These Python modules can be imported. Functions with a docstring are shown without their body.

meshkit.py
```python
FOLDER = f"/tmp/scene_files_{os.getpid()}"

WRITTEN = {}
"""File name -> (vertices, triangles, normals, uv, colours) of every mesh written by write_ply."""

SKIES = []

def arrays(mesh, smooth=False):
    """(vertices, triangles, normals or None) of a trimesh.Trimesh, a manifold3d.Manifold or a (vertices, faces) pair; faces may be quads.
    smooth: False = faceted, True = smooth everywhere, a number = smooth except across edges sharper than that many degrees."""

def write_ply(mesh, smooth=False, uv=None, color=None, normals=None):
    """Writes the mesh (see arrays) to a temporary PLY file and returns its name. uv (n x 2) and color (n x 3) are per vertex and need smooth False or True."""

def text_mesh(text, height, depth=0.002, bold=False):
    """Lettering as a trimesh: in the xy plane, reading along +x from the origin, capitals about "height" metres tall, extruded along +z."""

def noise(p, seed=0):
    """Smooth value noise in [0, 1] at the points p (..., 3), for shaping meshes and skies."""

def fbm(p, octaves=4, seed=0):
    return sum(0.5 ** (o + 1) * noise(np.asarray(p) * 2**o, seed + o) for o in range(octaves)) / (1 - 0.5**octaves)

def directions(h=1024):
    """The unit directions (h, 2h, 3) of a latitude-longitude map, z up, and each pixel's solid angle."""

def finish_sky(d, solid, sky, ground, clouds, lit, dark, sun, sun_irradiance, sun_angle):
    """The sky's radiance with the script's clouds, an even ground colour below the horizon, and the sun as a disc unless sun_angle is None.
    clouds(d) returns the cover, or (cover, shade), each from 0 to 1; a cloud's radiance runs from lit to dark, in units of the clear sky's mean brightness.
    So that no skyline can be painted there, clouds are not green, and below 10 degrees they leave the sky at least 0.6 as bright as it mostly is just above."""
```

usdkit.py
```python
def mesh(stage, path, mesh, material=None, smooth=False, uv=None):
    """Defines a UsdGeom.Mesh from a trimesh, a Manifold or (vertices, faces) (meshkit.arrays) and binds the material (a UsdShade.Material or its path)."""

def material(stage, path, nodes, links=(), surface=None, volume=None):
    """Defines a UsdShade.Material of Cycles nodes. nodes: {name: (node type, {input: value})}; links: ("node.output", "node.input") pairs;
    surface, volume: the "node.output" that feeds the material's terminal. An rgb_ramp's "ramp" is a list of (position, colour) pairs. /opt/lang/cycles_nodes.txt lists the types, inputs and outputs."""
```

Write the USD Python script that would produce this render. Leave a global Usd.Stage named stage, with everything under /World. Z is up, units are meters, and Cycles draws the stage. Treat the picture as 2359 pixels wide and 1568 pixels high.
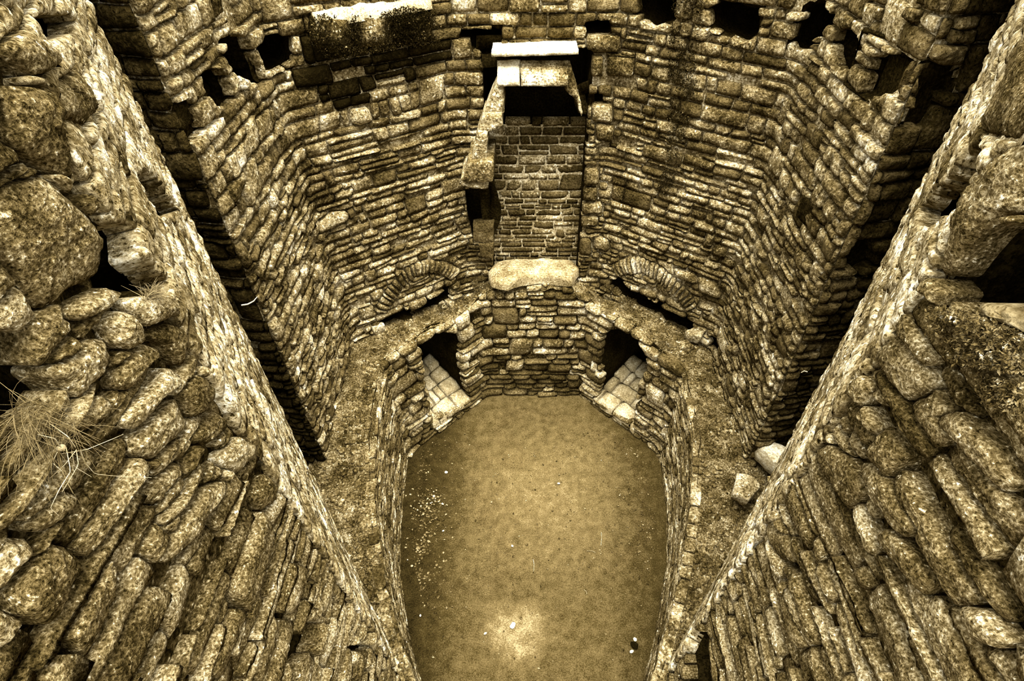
import math, random
import numpy as np
import trimesh, usdkit, meshkit
import shapely
from shapely.geometry import Polygon, box as sbox
from scipy.interpolate import LinearNDInterpolator
from scipy.ndimage import gaussian_filter1d
from pxr import Usd, UsdGeom, UsdLux, UsdShade, Gf, Sdf, Vt

stage = Usd.Stage.CreateInMemory()
UsdGeom.SetStageUpAxis(stage, 'Z')
UsdGeom.Xform.Define(stage, '/World')
UsdGeom.Scope.Define(stage, '/World/Looks')

# ------------------------------------------------------------------ camera, sky, exposure
F_PX, CX, CY, PITCH, EYE = 1300.0, 1228.0, 784.0, math.radians(42.9), 8.0
W_PX, H_PX = 2359, 1568
cam = UsdGeom.Camera.Define(stage, '/World/camera')
cam.CreateHorizontalApertureAttr(36.0)
cam.CreateFocalLengthAttr(F_PX / W_PX * 36.0)
cam.CreateHorizontalApertureOffsetAttr(-(CX - W_PX / 2) / W_PX * 36.0)
cam.CreateVerticalApertureOffsetAttr(0.0)
cam.CreateFStopAttr(0.0)
cam.CreateClippingRangeAttr(Gf.Vec2f(0.05, 5000))
cam.CreateExposureAttr(1.55)
cx_ = UsdGeom.Xformable(cam)
cx_.AddTranslateOp().Set(Gf.Vec3d(0, 0, EYE))
cx_.AddRotateXOp().Set(90 - math.degrees(PITCH))

dome = UsdLux.DomeLight.Define(stage, '/World/overcast_sky')
dome.CreateIntensityAttr(0.55)
dome.CreateColorAttr(Gf.Vec3f(1.0, 0.985, 0.96))
sun = UsdLux.DistantLight.Define(stage, '/World/veiled_sun')
sun.CreateAngleAttr(52.0)
sun.CreateIntensityAttr(4.2)
sun.CreateColorAttr(Gf.Vec3f(1.0, 0.98, 0.95))
sx_ = UsdGeom.Xformable(sun)
sx_.AddRotateXYZOp().Set(Gf.Vec3f(12, 3, 0))

SP, CP = math.sin(PITCH), math.cos(PITCH)
def project(P):
    P = np.asarray(P, float)
    X, Y, Z = P[..., 0], P[..., 1], P[..., 2] - EYE
    fwd = CP * Y - SP * Z
    up = SP * Y + CP * Z
    fwd = np.where(np.abs(fwd) < 1e-6, 1e-6, fwd)
    return np.stack([CX + F_PX * X / fwd, CY - F_PX * up / fwd, fwd], -1)
def ray(u, v):
    r, d = (u - CX) / F_PX, (v - CY) / F_PX
    return np.array([r, CP - d * SP, -SP - d * CP])
def at_z(u, v, z):            # the point of a measured pixel at height z
    d = ray(u, v)
    return np.array([0, 0, EYE]) + d * (z - EYE) / d[2]
def at_y(u, v, y):
    d = ray(u, v)
    return np.array([0, 0, EYE]) + d * y / d[1]

# ------------------------------------------------------------------ naming and labels
used = {}
def numbered(parent, name):
    k = (parent, name)
    n = used.get(k, 0)
    used[k] = n + 1
    return f'{parent}/{name}' if n == 0 else f'{parent}/{name}_{n:03d}'
def keys(prim, **kw):
    for k, v in kw.items():
        if v: prim.SetCustomDataByKey(k, v)
    return prim
def thing(name, label, category, kind=None, group=None, loc=None):
    x = UsdGeom.Xform.Define(stage, numbered('/World', name))
    if loc is not None: x.AddTranslateOp().Set(Gf.Vec3d(*map(float, loc)))
    return keys(x.GetPrim(), label=label, category=category, kind=kind, group=group)
def put(parent, name, v, f, mat, smooth=True, **kw):
    """One Mesh prim under parent (a prim or None for /World)."""
    base = '/World' if parent is None else str(parent.GetPath())
    path = numbered(base, name)
    v = np.asarray(v, np.float32); f = np.asarray(f, np.int32)
    if f.shape[1] == 4: f = np.vstack([f[:, [0, 1, 2]], f[:, [0, 2, 3]]])
    m = UsdGeom.Mesh.Define(stage, path)
    m.CreatePointsAttr(Vt.Vec3fArray.FromNumpy(v))
    m.CreateFaceVertexCountsAttr(Vt.IntArray.FromNumpy(np.full(len(f), 3, np.int32)))
    m.CreateFaceVertexIndicesAttr(Vt.IntArray.FromNumpy(f.ravel()))
    m.CreateSubdivisionSchemeAttr('none')
    if smooth:
        n = np.zeros_like(v)
        fn = np.cross(v[f[:, 1]] - v[f[:, 0]], v[f[:, 2]] - v[f[:, 0]])
        for k in range(3): np.add.at(n, f[:, k], fn)
        n /= np.maximum(np.linalg.norm(n, axis=1, keepdims=True), 1e-12)
        m.CreateNormalsAttr(Vt.Vec3fArray.FromNumpy(n.astype(np.float32)))
        m.SetNormalsInterpolation('vertex')
    UsdShade.MaterialBindingAPI.Apply(m.GetPrim()).Bind(mat)
    return keys(m.GetPrim(), **kw)
def merge(parts):
    vs, fs, n = [], [], 0
    for v, f in parts:
        vs.append(v); fs.append(np.asarray(f) + n); n += len(v)
    return np.vstack(vs), np.vstack(fs)

# ------------------------------------------------------------------ materials (procedural, world position)
TONES = [(0.0, (.0050, .0034, .0009)), (.25, (.027, .0185, .0054)), (.5, (.092, .066, .0250)), (.72, (.25, .198, .100)),
         (.88, (.46, .40, .255)), (1.0, (.66, .615, .47))]
def tone_mat(name, base=.45, contrast=1.0, fine=.35, speck=.22, speck_at=.63, rand=.26, bump=.8, scale=1.0, rough=.92, pits=.25, ramp=TONES, bump_d=.03):
    """Weathered sandstone: broad tone, fine grain, dark pits and pale lichen spots all read one sepia ramp."""
    N = {
        'pos': ('geometry', {}),
        'n1': ('noise_texture', {'scale': 3.2 * scale, 'detail': 6.0, 'roughness': .62}),
        'n2': ('noise_texture', {'scale': 34.0 * scale, 'detail': 5.0, 'roughness': .68}),
        'n3': ('noise_texture', {'scale': 17.0 * scale, 'detail': 4.0, 'roughness': .6}),
        'n4': ('noise_texture', {'scale': 55.0 * scale, 'detail': 2.0, 'roughness': .5}),
        'inf': ('object_info', {}),
        'add': ('math', {'math_type': 'add'}),
        'fr': ('math', {'math_type': 'fraction'}),
        'r1': ('math', {'math_type': 'multiply_add', 'value2': rand, 'value3': base - rand / 2}),
        'c1': ('map_range', {'from_min': .3, 'from_max': .7, 'to_min': -.30 * contrast, 'to_max': .30 * contrast}),
        'c2': ('map_range', {'from_min': .3, 'from_max': .7, 'to_min': -fine, 'to_max': fine}),
        'li': ('map_range', {'from_min': speck_at, 'from_max': speck_at + .07, 'to_min': 0.0, 'to_max': speck, 'clamp': True}),
        'pi': ('map_range', {'from_min': .33, 'from_max': .42, 'to_min': -pits, 'to_max': 0.0, 'clamp': True}),
        's1': ('math', {'math_type': 'add'}), 's2': ('math', {'math_type': 'add'}), 's3': ('math', {'math_type': 'add'}),
        's4': ('math', {'math_type': 'add', 'use_clamp': True}),
        'ramp': ('rgb_ramp', {'ramp': ramp}),
        'bm': ('math', {'math_type': 'multiply_add', 'value2': .7}),
        'b': ('bump', {'strength': bump, 'distance': bump_d}),
        'p': ('principled_bsdf', {'roughness': rough, 'specular_ior_level': 0.0}),
    }
    L = [('pos.position', f'{n}.vector') for n in ('n1', 'n2', 'n3', 'n4')] + [
        ('inf.random', 'add.value1'), ('pos.random_per_island', 'add.value2'), ('add.value', 'fr.value1'), ('fr.value', 'r1.value1'),
        ('n1.fac', 'c1.value'), ('n2.fac', 'c2.value'), ('n3.fac', 'li.value'), ('n4.fac', 'pi.value'),
        ('r1.value', 's1.value1'), ('c1.result', 's1.value2'), ('s1.value', 's2.value1'), ('c2.result', 's2.value2'),
        ('s2.value', 's3.value1'), ('li.result', 's3.value2'), ('s3.value', 's4.value1'), ('pi.result', 's4.value2'),
        ('s4.value', 'ramp.fac'), ('ramp.color', 'p.base_color'),
        ('n2.fac', 'bm.value1'), ('n3.fac', 'bm.value3'), ('bm.value', 'b.height'), ('b.normal', 'p.normal')]
    return usdkit.material(stage, f'/World/Looks/{name}', N, L, surface='p.BSDF')

M_STONE = tone_mat('weathered_sandstone', base=.53, contrast=.9, fine=.30)
M_NEAR = tone_mat('lichened_sandstone', base=.49, scale=2.3, speck=.26, speck_at=.63, fine=.34, contrast=.7, bump=1.0, bump_d=.014)
M_JAMB = tone_mat('shaded_jamb_stone', base=.14, rand=.14, contrast=.6, fine=.18, speck=.12, speck_at=.66)  # near-black colour stands in for the shade inside the slots
M_PALE = tone_mat('limewashed_stone', base=.68, rand=.14, fine=.25, pits=.4)
M_DARK = tone_mat('dark_tone_stone', base=.36, rand=.16, contrast=.6, fine=.18, speck=.16, speck_at=.66)
M_NEAR_DARK = tone_mat('dark_rough_stone', base=.38, scale=2.3, speck=.2, speck_at=.65, fine=.3, contrast=.7, bump=1.0, bump_d=.014)
M_BED = tone_mat('dark_joint_earth', base=.22, rand=0, fine=.3, speck=.3, speck_at=.6)
M_BLACK = tone_mat('blackened_stone', base=.04, rand=.1, contrast=.35, fine=.12, speck=.3, speck_at=.7, pits=.2)
M_MORTAR = tone_mat('lime_mortar', base=.60, rand=0, fine=.3, speck=.25)
M_SHADE = tone_mat('shade_black_core', base=.06, rand=0, contrast=.3, fine=.15, speck=.1, speck_at=.7)  # near-black colour paints the shade of hollows onto their inner faces
M_WHITE = tone_mat('pale_lime_slab', base=.84, rand=.1, contrast=.5, fine=.14, speck=.15, pits=.2, bump=.5)
M_SMOOTH = tone_mat('pale_smooth_mortar', base=.74, rand=.1, contrast=.45, fine=.12, speck=.15, pits=.2, bump=.4)
def floor_mat():
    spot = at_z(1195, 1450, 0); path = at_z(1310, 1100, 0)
    N = {'pos': ('geometry', {}), 'xyz': ('separate_xyz', {}), 'ax': ('math', {'math_type': 'absolute'}),
         'nw': ('noise_texture', {'scale': 1.1, 'detail': 5.0, 'roughness': .6}), 'n2': ('noise_texture', {'scale': 7.0, 'detail': 7.0, 'roughness': .62}),
         'n3': ('noise_texture', {'scale': 70.0, 'detail': 3.0, 'roughness': .6}),
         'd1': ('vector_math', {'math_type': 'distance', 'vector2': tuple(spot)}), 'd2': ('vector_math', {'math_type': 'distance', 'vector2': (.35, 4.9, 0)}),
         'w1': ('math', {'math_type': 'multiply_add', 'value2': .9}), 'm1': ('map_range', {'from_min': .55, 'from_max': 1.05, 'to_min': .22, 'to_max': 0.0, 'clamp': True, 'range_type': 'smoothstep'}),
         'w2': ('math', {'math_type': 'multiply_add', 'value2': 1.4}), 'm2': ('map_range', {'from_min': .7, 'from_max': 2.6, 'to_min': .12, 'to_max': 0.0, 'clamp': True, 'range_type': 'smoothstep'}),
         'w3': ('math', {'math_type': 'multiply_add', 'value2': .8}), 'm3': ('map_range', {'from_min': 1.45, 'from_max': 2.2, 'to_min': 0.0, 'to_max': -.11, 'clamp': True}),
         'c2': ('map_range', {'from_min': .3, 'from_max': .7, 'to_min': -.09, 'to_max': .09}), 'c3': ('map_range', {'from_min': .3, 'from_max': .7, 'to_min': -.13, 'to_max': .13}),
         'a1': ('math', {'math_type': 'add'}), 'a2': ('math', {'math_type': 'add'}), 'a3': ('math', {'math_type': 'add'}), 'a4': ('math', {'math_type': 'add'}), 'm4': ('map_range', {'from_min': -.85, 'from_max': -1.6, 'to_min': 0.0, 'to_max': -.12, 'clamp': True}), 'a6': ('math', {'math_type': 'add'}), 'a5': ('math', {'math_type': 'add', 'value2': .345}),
         'ramp': ('rgb_ramp', {'ramp': TONES}), 'b': ('bump', {'strength': .5, 'distance': .02}), 'p': ('principled_bsdf', {'roughness': .95, 'specular_ior_level': 0.0})}
    L = [('pos.position', x) for x in ('xyz.vector', 'nw.vector', 'n2.vector', 'n3.vector', 'd1.vector1', 'd2.vector1')] + [
         ('xyz.x', 'ax.value1'), ('nw.fac', 'w1.value1'), ('d1.value', 'w1.value3'), ('w1.value', 'm1.value'), ('nw.fac', 'w2.value1'), ('d2.value', 'w2.value3'), ('w2.value', 'm2.value'),
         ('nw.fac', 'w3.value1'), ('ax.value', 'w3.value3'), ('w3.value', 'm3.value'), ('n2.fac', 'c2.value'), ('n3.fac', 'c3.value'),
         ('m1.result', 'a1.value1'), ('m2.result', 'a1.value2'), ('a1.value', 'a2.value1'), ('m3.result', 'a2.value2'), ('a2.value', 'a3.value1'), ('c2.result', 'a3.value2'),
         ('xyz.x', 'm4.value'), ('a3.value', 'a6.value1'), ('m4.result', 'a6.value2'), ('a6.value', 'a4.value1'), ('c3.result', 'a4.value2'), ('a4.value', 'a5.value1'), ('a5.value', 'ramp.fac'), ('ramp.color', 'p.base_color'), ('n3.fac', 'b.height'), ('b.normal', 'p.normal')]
    return usdkit.material(stage, '/World/Looks/trodden_earth', N, L, surface='p.BSDF')
M_FLOOR = floor_mat()
M_RUBBLE = tone_mat('rubble_stone', base=.46, rand=.5, contrast=1.0, fine=.3, bump=.6)
M_HEARTH = tone_mat('worn_hearth_mortar', base=.66, rand=0, contrast=.7, fine=.16, speck=.15, pits=.2, bump=.5)
M_LEDGE = tone_mat('ledge_mortar', base=.45, rand=0, contrast=1.0, fine=.34, bump=.9, scale=1.6)
M_JOINT = tone_mat('white_pointing', base=.74, rand=0, contrast=.5, fine=.2)
M_PEBBLE = tone_mat('white_pebble', base=.92, rand=.1, contrast=.2, fine=.08, speck=.1, pits=0, bump=.2)
M_MOSS = tone_mat('dark_moss', base=.22, rand=.5, contrast=.7, fine=.3, speck=.35, speck_at=.6, bump=.6)
M_GRASS = tone_mat('dry_grass', base=.60, rand=.5, contrast=.2, fine=.1, speck=0, pits=0, bump=.1)
M_STEM = tone_mat('bleached_stem', base=.80, rand=.1, contrast=.2, fine=.1, speck=0, pits=0, bump=.1)
M_FIELD = tone_mat('field_grass', base=.4, rand=0)

# ------------------------------------------------------------------ curved wall faces
class Ring:
    """A wall face: (s along, z up, d out of the face towards the room) -> world. Bottom and top outlines may differ."""
    def __init__(self, bot, top, z0, z1, fillet=.10, smin=0.0):
        bot, top = np.array(bot, float), np.array(top, float)
        mid = (bot + top) / 2
        S = np.r_[0, np.cumsum(np.linalg.norm(np.diff(mid, axis=0), axis=1))]
        self.S, self.L, self.z0, self.z1 = S, S[-1], z0, z1
        self.k = np.arange(0, self.L + .02, .02)
        g = lambda p: np.stack([gaussian_filter1d(np.interp(self.k, S, p[:, i]), fillet / .02, mode='nearest') for i in (0, 1)], 1)
        self.b, self.t = g(bot), g(top)
        m = (self.b + self.t) / 2
        d = np.gradient(m, axis=0)
        d /= np.linalg.norm(d, axis=1, keepdims=True)
        self.n = np.stack([d[:, 1], -d[:, 0]], 1)       # room on the right of the direction of travel
        self._inv, self.span, self.front = None, (0, self.L), 0.0
    def __call__(self, s, z, d):
        s, z, d = np.broadcast_arrays(np.asarray(s, float), z, d)
        w = np.clip((z - self.z0) / (self.z1 - self.z0), 0, 1.2)
        I = lambda a: np.interp(s, self.k, a)
        x = I(self.b[:, 0]) * (1 - w) + I(self.t[:, 0]) * w + I(self.n[:, 0]) * d
        y = I(self.b[:, 1]) * (1 - w) + I(self.t[:, 1]) * w + I(self.n[:, 1]) * d
        return np.stack([x, y, z], -1)
    def normal(self, s):
        return np.stack([np.interp(s, self.k, self.n[:, 0]), np.interp(s, self.k, self.n[:, 1]), np.zeros_like(s)], -1)
    def sz(self, px, front=None):
        """Measured pixels of the photograph -> (s, z) on this face (or on the face pushed out by front)."""
        front = self.front if front is None else front
        self._inv = self._inv or {}
        if front not in self._inv:
            s, z = np.meshgrid(np.linspace(*self.span, 160), np.linspace(self.z0, self.z1, 140))
            q = project(self(s, z, front))
            ok = q[..., 2] > .15
            self._inv[front] = LinearNDInterpolator(q[ok][:, :2], np.stack([s[ok], z[ok]], 1))
        return self._inv[front](np.asarray(px, float))
    def poly(self, px, front=None):
        p = self.sz(px, front)
        p = p[~np.isnan(p).any(1)]
        if len(p) < 3: return Polygon()
        g = Polygon(p).buffer(0)
        return max(g.geoms, key=lambda q: q.area) if hasattr(g, 'geoms') else g

def squircle(nx, nz, c):
    u = np.r_[-1, np.linspace(-1, 1, nx + 1), 1]
    w = np.r_[-1, np.linspace(-1, 1, nz + 1), 1]
    U, V = np.meshgrid(u, w, indexing='ij')
    ring = np.zeros(U.shape, bool); ring[[0, -1], :] = True; ring[:, [0, -1]] = True
    return U * np.sqrt(1 - c * V * V / 2), V * np.sqrt(1 - c * U * U / 2), U, V, ring
def grid_faces(a, b):
    i = np.arange((a - 1) * (b - 1)); r, c = i // (b - 1), i % (b - 1)
    q = np.stack([r * b + c, (r + 1) * b + c, (r + 1) * b + c + 1, r * b + c + 1], 1)
    return np.vstack([q[:, [0, 1, 2]], q[:, [0, 2, 3]]])

def lump(ring, quad, rs, style, size_px):
    """A coursed stone: rounded front patch, sides running back into the wall. quad = (s0, s1, zb0, zb1, zt0, zt1)."""
    s0, s1, zb0, zb1, zt0, zt1 = quad
    w, h = s1 - s0, (zt0 + zt1 - zb0 - zb1) / 2
    cell = style['cell']
    nx = int(np.clip(size_px[0] / cell, 3, style['nmax']))
    nz = int(np.clip(size_px[1] / cell, 2, style['nmax'] // 2))
    u, v, U, V, edge = squircle(nx, nz, rs.uniform(*style['round']))
    a, b = (u + 1) / 2, (v + 1) / 2
    lean = rs.uniform(-.25, .25) * h
    s = s0 + a * w + (b - .5) * lean * (1 - np.abs(u)) 
    s = s0 + a * w + (b - .5) * lean
    z = (zb0 * (1 - a) + zb1 * a) * (1 - b) + (zt0 * (1 - a) + zt1 * a) * b
    proj = rs.uniform(*style['proj'])
    bul = style['bulge'] * min(1, h / .12) * rs.uniform(.6, 1.3)
    pw = rs.uniform(2.5, 6)
    d = proj + bul * ((1 - np.abs(U) ** (pw * 1.6)) * (1 - np.abs(V) ** pw) - .5)
    d = d + rs.uniform(-1, 1) * style['tilt'] * V + rs.uniform(-1, 1) * style['tilt'] * U
    d = np.where(edge, -.11, d)
    return s, z, d, edge, grid_faces(nx + 3, nz + 3)

def poly_lump(g, rs, style, px_scale, proj=None, bulge=None):
    """A stone of free outline: rings of points drawn in from the outline."""
    g = g.simplify(.004)
    if g.is_empty or g.geom_type != 'Polygon' or g.area < 4e-4: return None
    c = np.array(g.representative_point().coords[0]) if not g.contains(g.centroid) else np.array(g.centroid.coords[0])
    per = g.exterior.length
    n = int(np.clip(per * px_scale / (style['cell'] * 1.3), 12, 72))
    rad = math.sqrt(g.area)
    soft = g.buffer(-.12 * rad).buffer(.12 * rad * .98)
    g2 = soft if soft.geom_type == 'Polygon' and not soft.is_empty and soft.area > .6 * g.area else g
    o = np.array([g2.exterior.interpolate(t, normalized=True).coords[0] for t in np.linspace(0, 1, n, endpoint=False)])
    if Polygon(o).exterior.is_ccw: o = o[::-1]
    R = int(np.clip(rad * px_scale / (style['cell'] * 3.0), 3, 12))
    fr = np.r_[1.0, 1.0, 1 - (np.arange(1, R + 1) / (R + 1)) ** 1.0 * .97]
    proj = rs.uniform(*style['proj']) if proj is None else proj
    bul = (style['bulge'] if bulge is None else bulge) * rs.uniform(.8, 1.2)
    P = c + (o - c)[None] * fr[:, None, None]
    d = np.broadcast_to((proj + bul * ((1 - fr ** 4.0) - .5))[:, None], P.shape[:2]).copy()
    tl = rs.uniform(-1, 1, 2) * style['tilt'] / rad
    d += (P - c) @ tl
    d[0] = -.11
    K = len(fr)
    s = np.r_[P[..., 0].ravel(), c[0]]; z = np.r_[P[..., 1].ravel(), c[1]]; dd = np.r_[d.ravel(), proj + bul * .5]
    f = []
    for k in range(K - 1):
        i = np.arange(n); j = (i + 1) % n
        f += [np.stack([k * n + i, k * n + j, (k + 1) * n + j], 1), np.stack([k * n + i, (k + 1) * n + j, (k + 1) * n + i], 1)]
    i = np.arange(n); f.append(np.stack([(K - 1) * n + i, (K - 1) * n + (i + 1) % n, np.full(n, K * n)], 1))
    edge = np.zeros(len(s), bool); edge[:n] = True
    return s, z, dd, edge, np.vstack(f)

FAR = dict(cell=6.5, nmax=20, round=(.04, .20), proj=(-.008, .034), bulge=.024, tilt=.013, amp=.020, freq=11.0, amp2=.010, freq2=36.0)
LOWER = dict(FAR, proj=(-.008, .045), bulge=.045, round=(.08, .32))
BRICK = dict(FAR, proj=(0, .012), bulge=.016, tilt=.004, amp=.010, round=(.06, .25))
FLATW = dict(FAR, proj=(-.008, .008), bulge=.016, tilt=.006, amp=.018, freq=9, cell=9)
NEAR = dict(cell=7.5, nmax=40, round=(.03, .18), proj=(-.018, .030), bulge=.026, tilt=.014, amp=.016, freq=9.0, amp2=.013, freq2=44.0)
CORNER = dict(NEAR, proj=(-.018, .004), bulge=.020, amp=.012)

def px_per_m(ring, s, z):
    P = ring(np.array([s]), np.array([z]), 0.0)
    q0 = project(P)[0]
    a = project(ring(np.array([s + .05]), np.array([z]), 0.0))[0]; b = project(ring(np.array([s]), np.array([z + .05]), 0.0))[0]
    return q0, np.hypot(*(a - q0)[:2]) / .05, np.hypot(*(b - q0)[:2]) / .05

class Masonry:
    """Lays courses of stones on a ring; stones go to the wall that owns their stretch of s."""
    def __init__(self, ring, walls, seed):
        self.ring, self.walls, self.rs = ring, walls, np.random.RandomState(seed)
        self.keep, self.holes, self.stones, self.corner = [], [], [], -9
    def wall_of(self, s):
        for lo, hi, w in self.walls:
            if lo <= s <= hi: return w
        return self.walls[0 if s < self.walls[0][0] else -1][2]
    def add(self, geo, s, z, mat, name, area, style):
        self.stones.append((geo, self.wall_of(s), mat, name, area, style))
    def special(self, px=None, g=None, proj=.03, bulge=.05, mat=None, name='stone', style=FAR, shrink=.008):
        g = self.ring.poly(px) if g is None else g
        if g.is_empty: return
        if self.holes: g = g.difference(shapely.union_all([h[0] for h in self.holes]))
        if hasattr(g, 'geoms'): g = max(g.geoms, key=lambda q: q.area)
        if g.is_empty: return
        self.keep.append(g)
        c = g.representative_point()
        q, a, b = px_per_m(self.ring, c.x, c.y)
        geo = poly_lump(g.buffer(-shrink), self.rs, style, max(a, b), proj, bulge)
        if geo: self.add(geo, c.x, c.y, mat or M_STONE, name, g.area * a * b + 1e5, style)
    def hole(self, px=None, g=None, depth=.6, pad=0.0):
        g = self.ring.poly(px) if g is None else g
        if g.is_empty: return None
        g = g.buffer(pad)
        deep = g if px is None else g.union(self.ring.poly(px, self.ring.front - .10).buffer(pad)).convex_hull.intersection(g.buffer(.10))
        self.holes.append((g, depth, deep))
        return g
    def course(self, s0, s1, z0, z1, hs, ls, style, mat, gapz=(.008, .024), gaps=(.006, .018), wob=.02, big=.06, split=.10, missing=.012):
        """hs, ls: (min, max) course height and stone length; may be functions of z or s."""
        rs, ring = self.rs, self.ring
        zs = [z0]
        while zs[-1] < z1:
            lo, hi = hs(zs[-1]) if callable(hs) else hs
            zs.append(zs[-1] + rs.uniform(lo, hi) * rs.choice([.75, 1, 1, 1.25]))
        ph = rs.uniform(0, 100, len(zs))
        kk = np.arange(s0 - .6, s1 + .6, .1)
        tab = [wob * 2 * (meshkit.noise(np.stack([kk * .9 + p, kk * 0 + p, kk * 0], -1)) - .5) + wob * (meshkit.noise(np.stack([kk * 4 + p, kk * 0, kk * 0 + p], -1)) - .5) for p in ph]
        Z = lambda j, s: zs[j] + np.interp(s, kk, tab[j])
        block = shapely.union_all([h[0] for h in self.holes] + self.keep) if self.holes or self.keep else Polygon()
        shapely.prepare(block)
        big_taken = {}
        for j in range(len(zs) - 1):
            s = s0 - rs.uniform(0, .25)
            while s < s1:
                zc = (zs[j] + zs[j + 1]) / 2
                lo, hi = ls(s, zc) if callable(ls) else ls
                l = rs.uniform(lo, hi) * rs.choice([.6, 1, 1, 1.35])
                a, b = max(s, s0), min(s + l, s1)
                s += l
                if b - a < .05: continue
                top = j + 1
                if any(x0 < b - .02 and x1 > a + .02 for x0, x1 in big_taken.get(j, [])): 
                    cut = [x for x in big_taken[j] if x[0] < b - .02 and x[1] > a + .02][0]
                    if cut[0] - a > .07: b = cut[0]
                    elif b - cut[1] > .07: a = cut[1]
                    else: continue
                if j + 2 < len(zs) and rs.rand() < big:
                    top = j + 2; big_taken.setdefault(j + 1, []).append((a, b))
                if rs.rand() < missing: continue
                gs, gz = rs.uniform(*gaps) / 2, rs.uniform(*gapz) / 2
                rows = [(0.0, 1.0)]
                if top == j + 1 and rs.rand() < split: 
                    m = rs.uniform(.35, .65); rows = [(0, m), (m, 1)]
                for r0, r1 in rows:
                    q = []
                    for x in (a + gs, b - gs):
                        zb, zt = Z(j, x), Z(top, x)
                        q.append((zb + (zt - zb) * r0 + gz, zb + (zt - zb) * r1 - gz))
                    self.one((a + gs, b - gs, q[0][0], q[1][0], q[0][1], q[1][1]), style, mat, block)
    def one(self, quad, style, mat, block):
        a, b, zb0, zb1, zt0, zt1 = quad
        if min(zt0 - zb0, zt1 - zb1) < .018: return
        cs, cz = (a + b) / 2, (zb0 + zt1) / 2
        q, px, pz = px_per_m(self.ring, cs, cz)
        w, h = (b - a) * px, (zt0 - zb0) * pz
        if q[2] < .2: w = h = 0
        inside = -60 < q[0] < W_PX + 60 and -60 < q[1] < H_PX + 60 and q[2] > .2
        m = mat(cs, cz, self.rs) if callable(mat) else mat
        g = Polygon([(a, zb0), (b, zb1), (b, zt1), (a, zt0)])
        area = w * h * inside
        if not block.is_empty and block.intersects(g):
            r = g.difference(block)
            if r.is_empty: return
            rr = [q_ for q_ in (r.geoms if hasattr(r, 'geoms') else [r]) if q_.geom_type == 'Polygon']
            if sum(q_.area for q_ in rr) < .985 * g.area:
                done = []
                for r in rr:
                    if r.area < .86 * r.convex_hull.area or r.interiors:   # a bay bitten out of it: break the stone there
                        x0, y0, x1, y1 = r.convex_hull.difference(r).bounds if not r.interiors else Polygon(r.interiors[0]).bounds
                        for bx in (sbox(-99, -99, x0, 99), sbox(x1, -99, 99, 99), sbox(x0, (y0 + y1) / 2, x1, 99), sbox(x0, -99, x1, (y0 + y1) / 2)):
                            q_ = r.intersection(bx)
                            done += [w_ for w_ in (q_.geoms if hasattr(q_, 'geoms') else [q_]) if w_.geom_type == 'Polygon']
                    else: done.append(r)
                for r in done:
                    if r.area < .12 * g.area or r.area < .0012 or r.area < .6 * r.convex_hull.area: continue
                    geo = poly_lump(r, self.rs, style, max(px, pz) if inside else 60)
                    if geo: self.add(geo, cs, cz, m, 'stone', area * r.area / g.area, style)
                return
        if style is NEAR and abs(cs - self.corner) < .3: style = CORNER
        st = style if inside else dict(style, cell=40)
        geo = lump(self.ring, quad, self.rs, st, (w, h) if inside else (3, 3))
        self.add(geo, cs, cz, m, 'stone', area, style)
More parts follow.
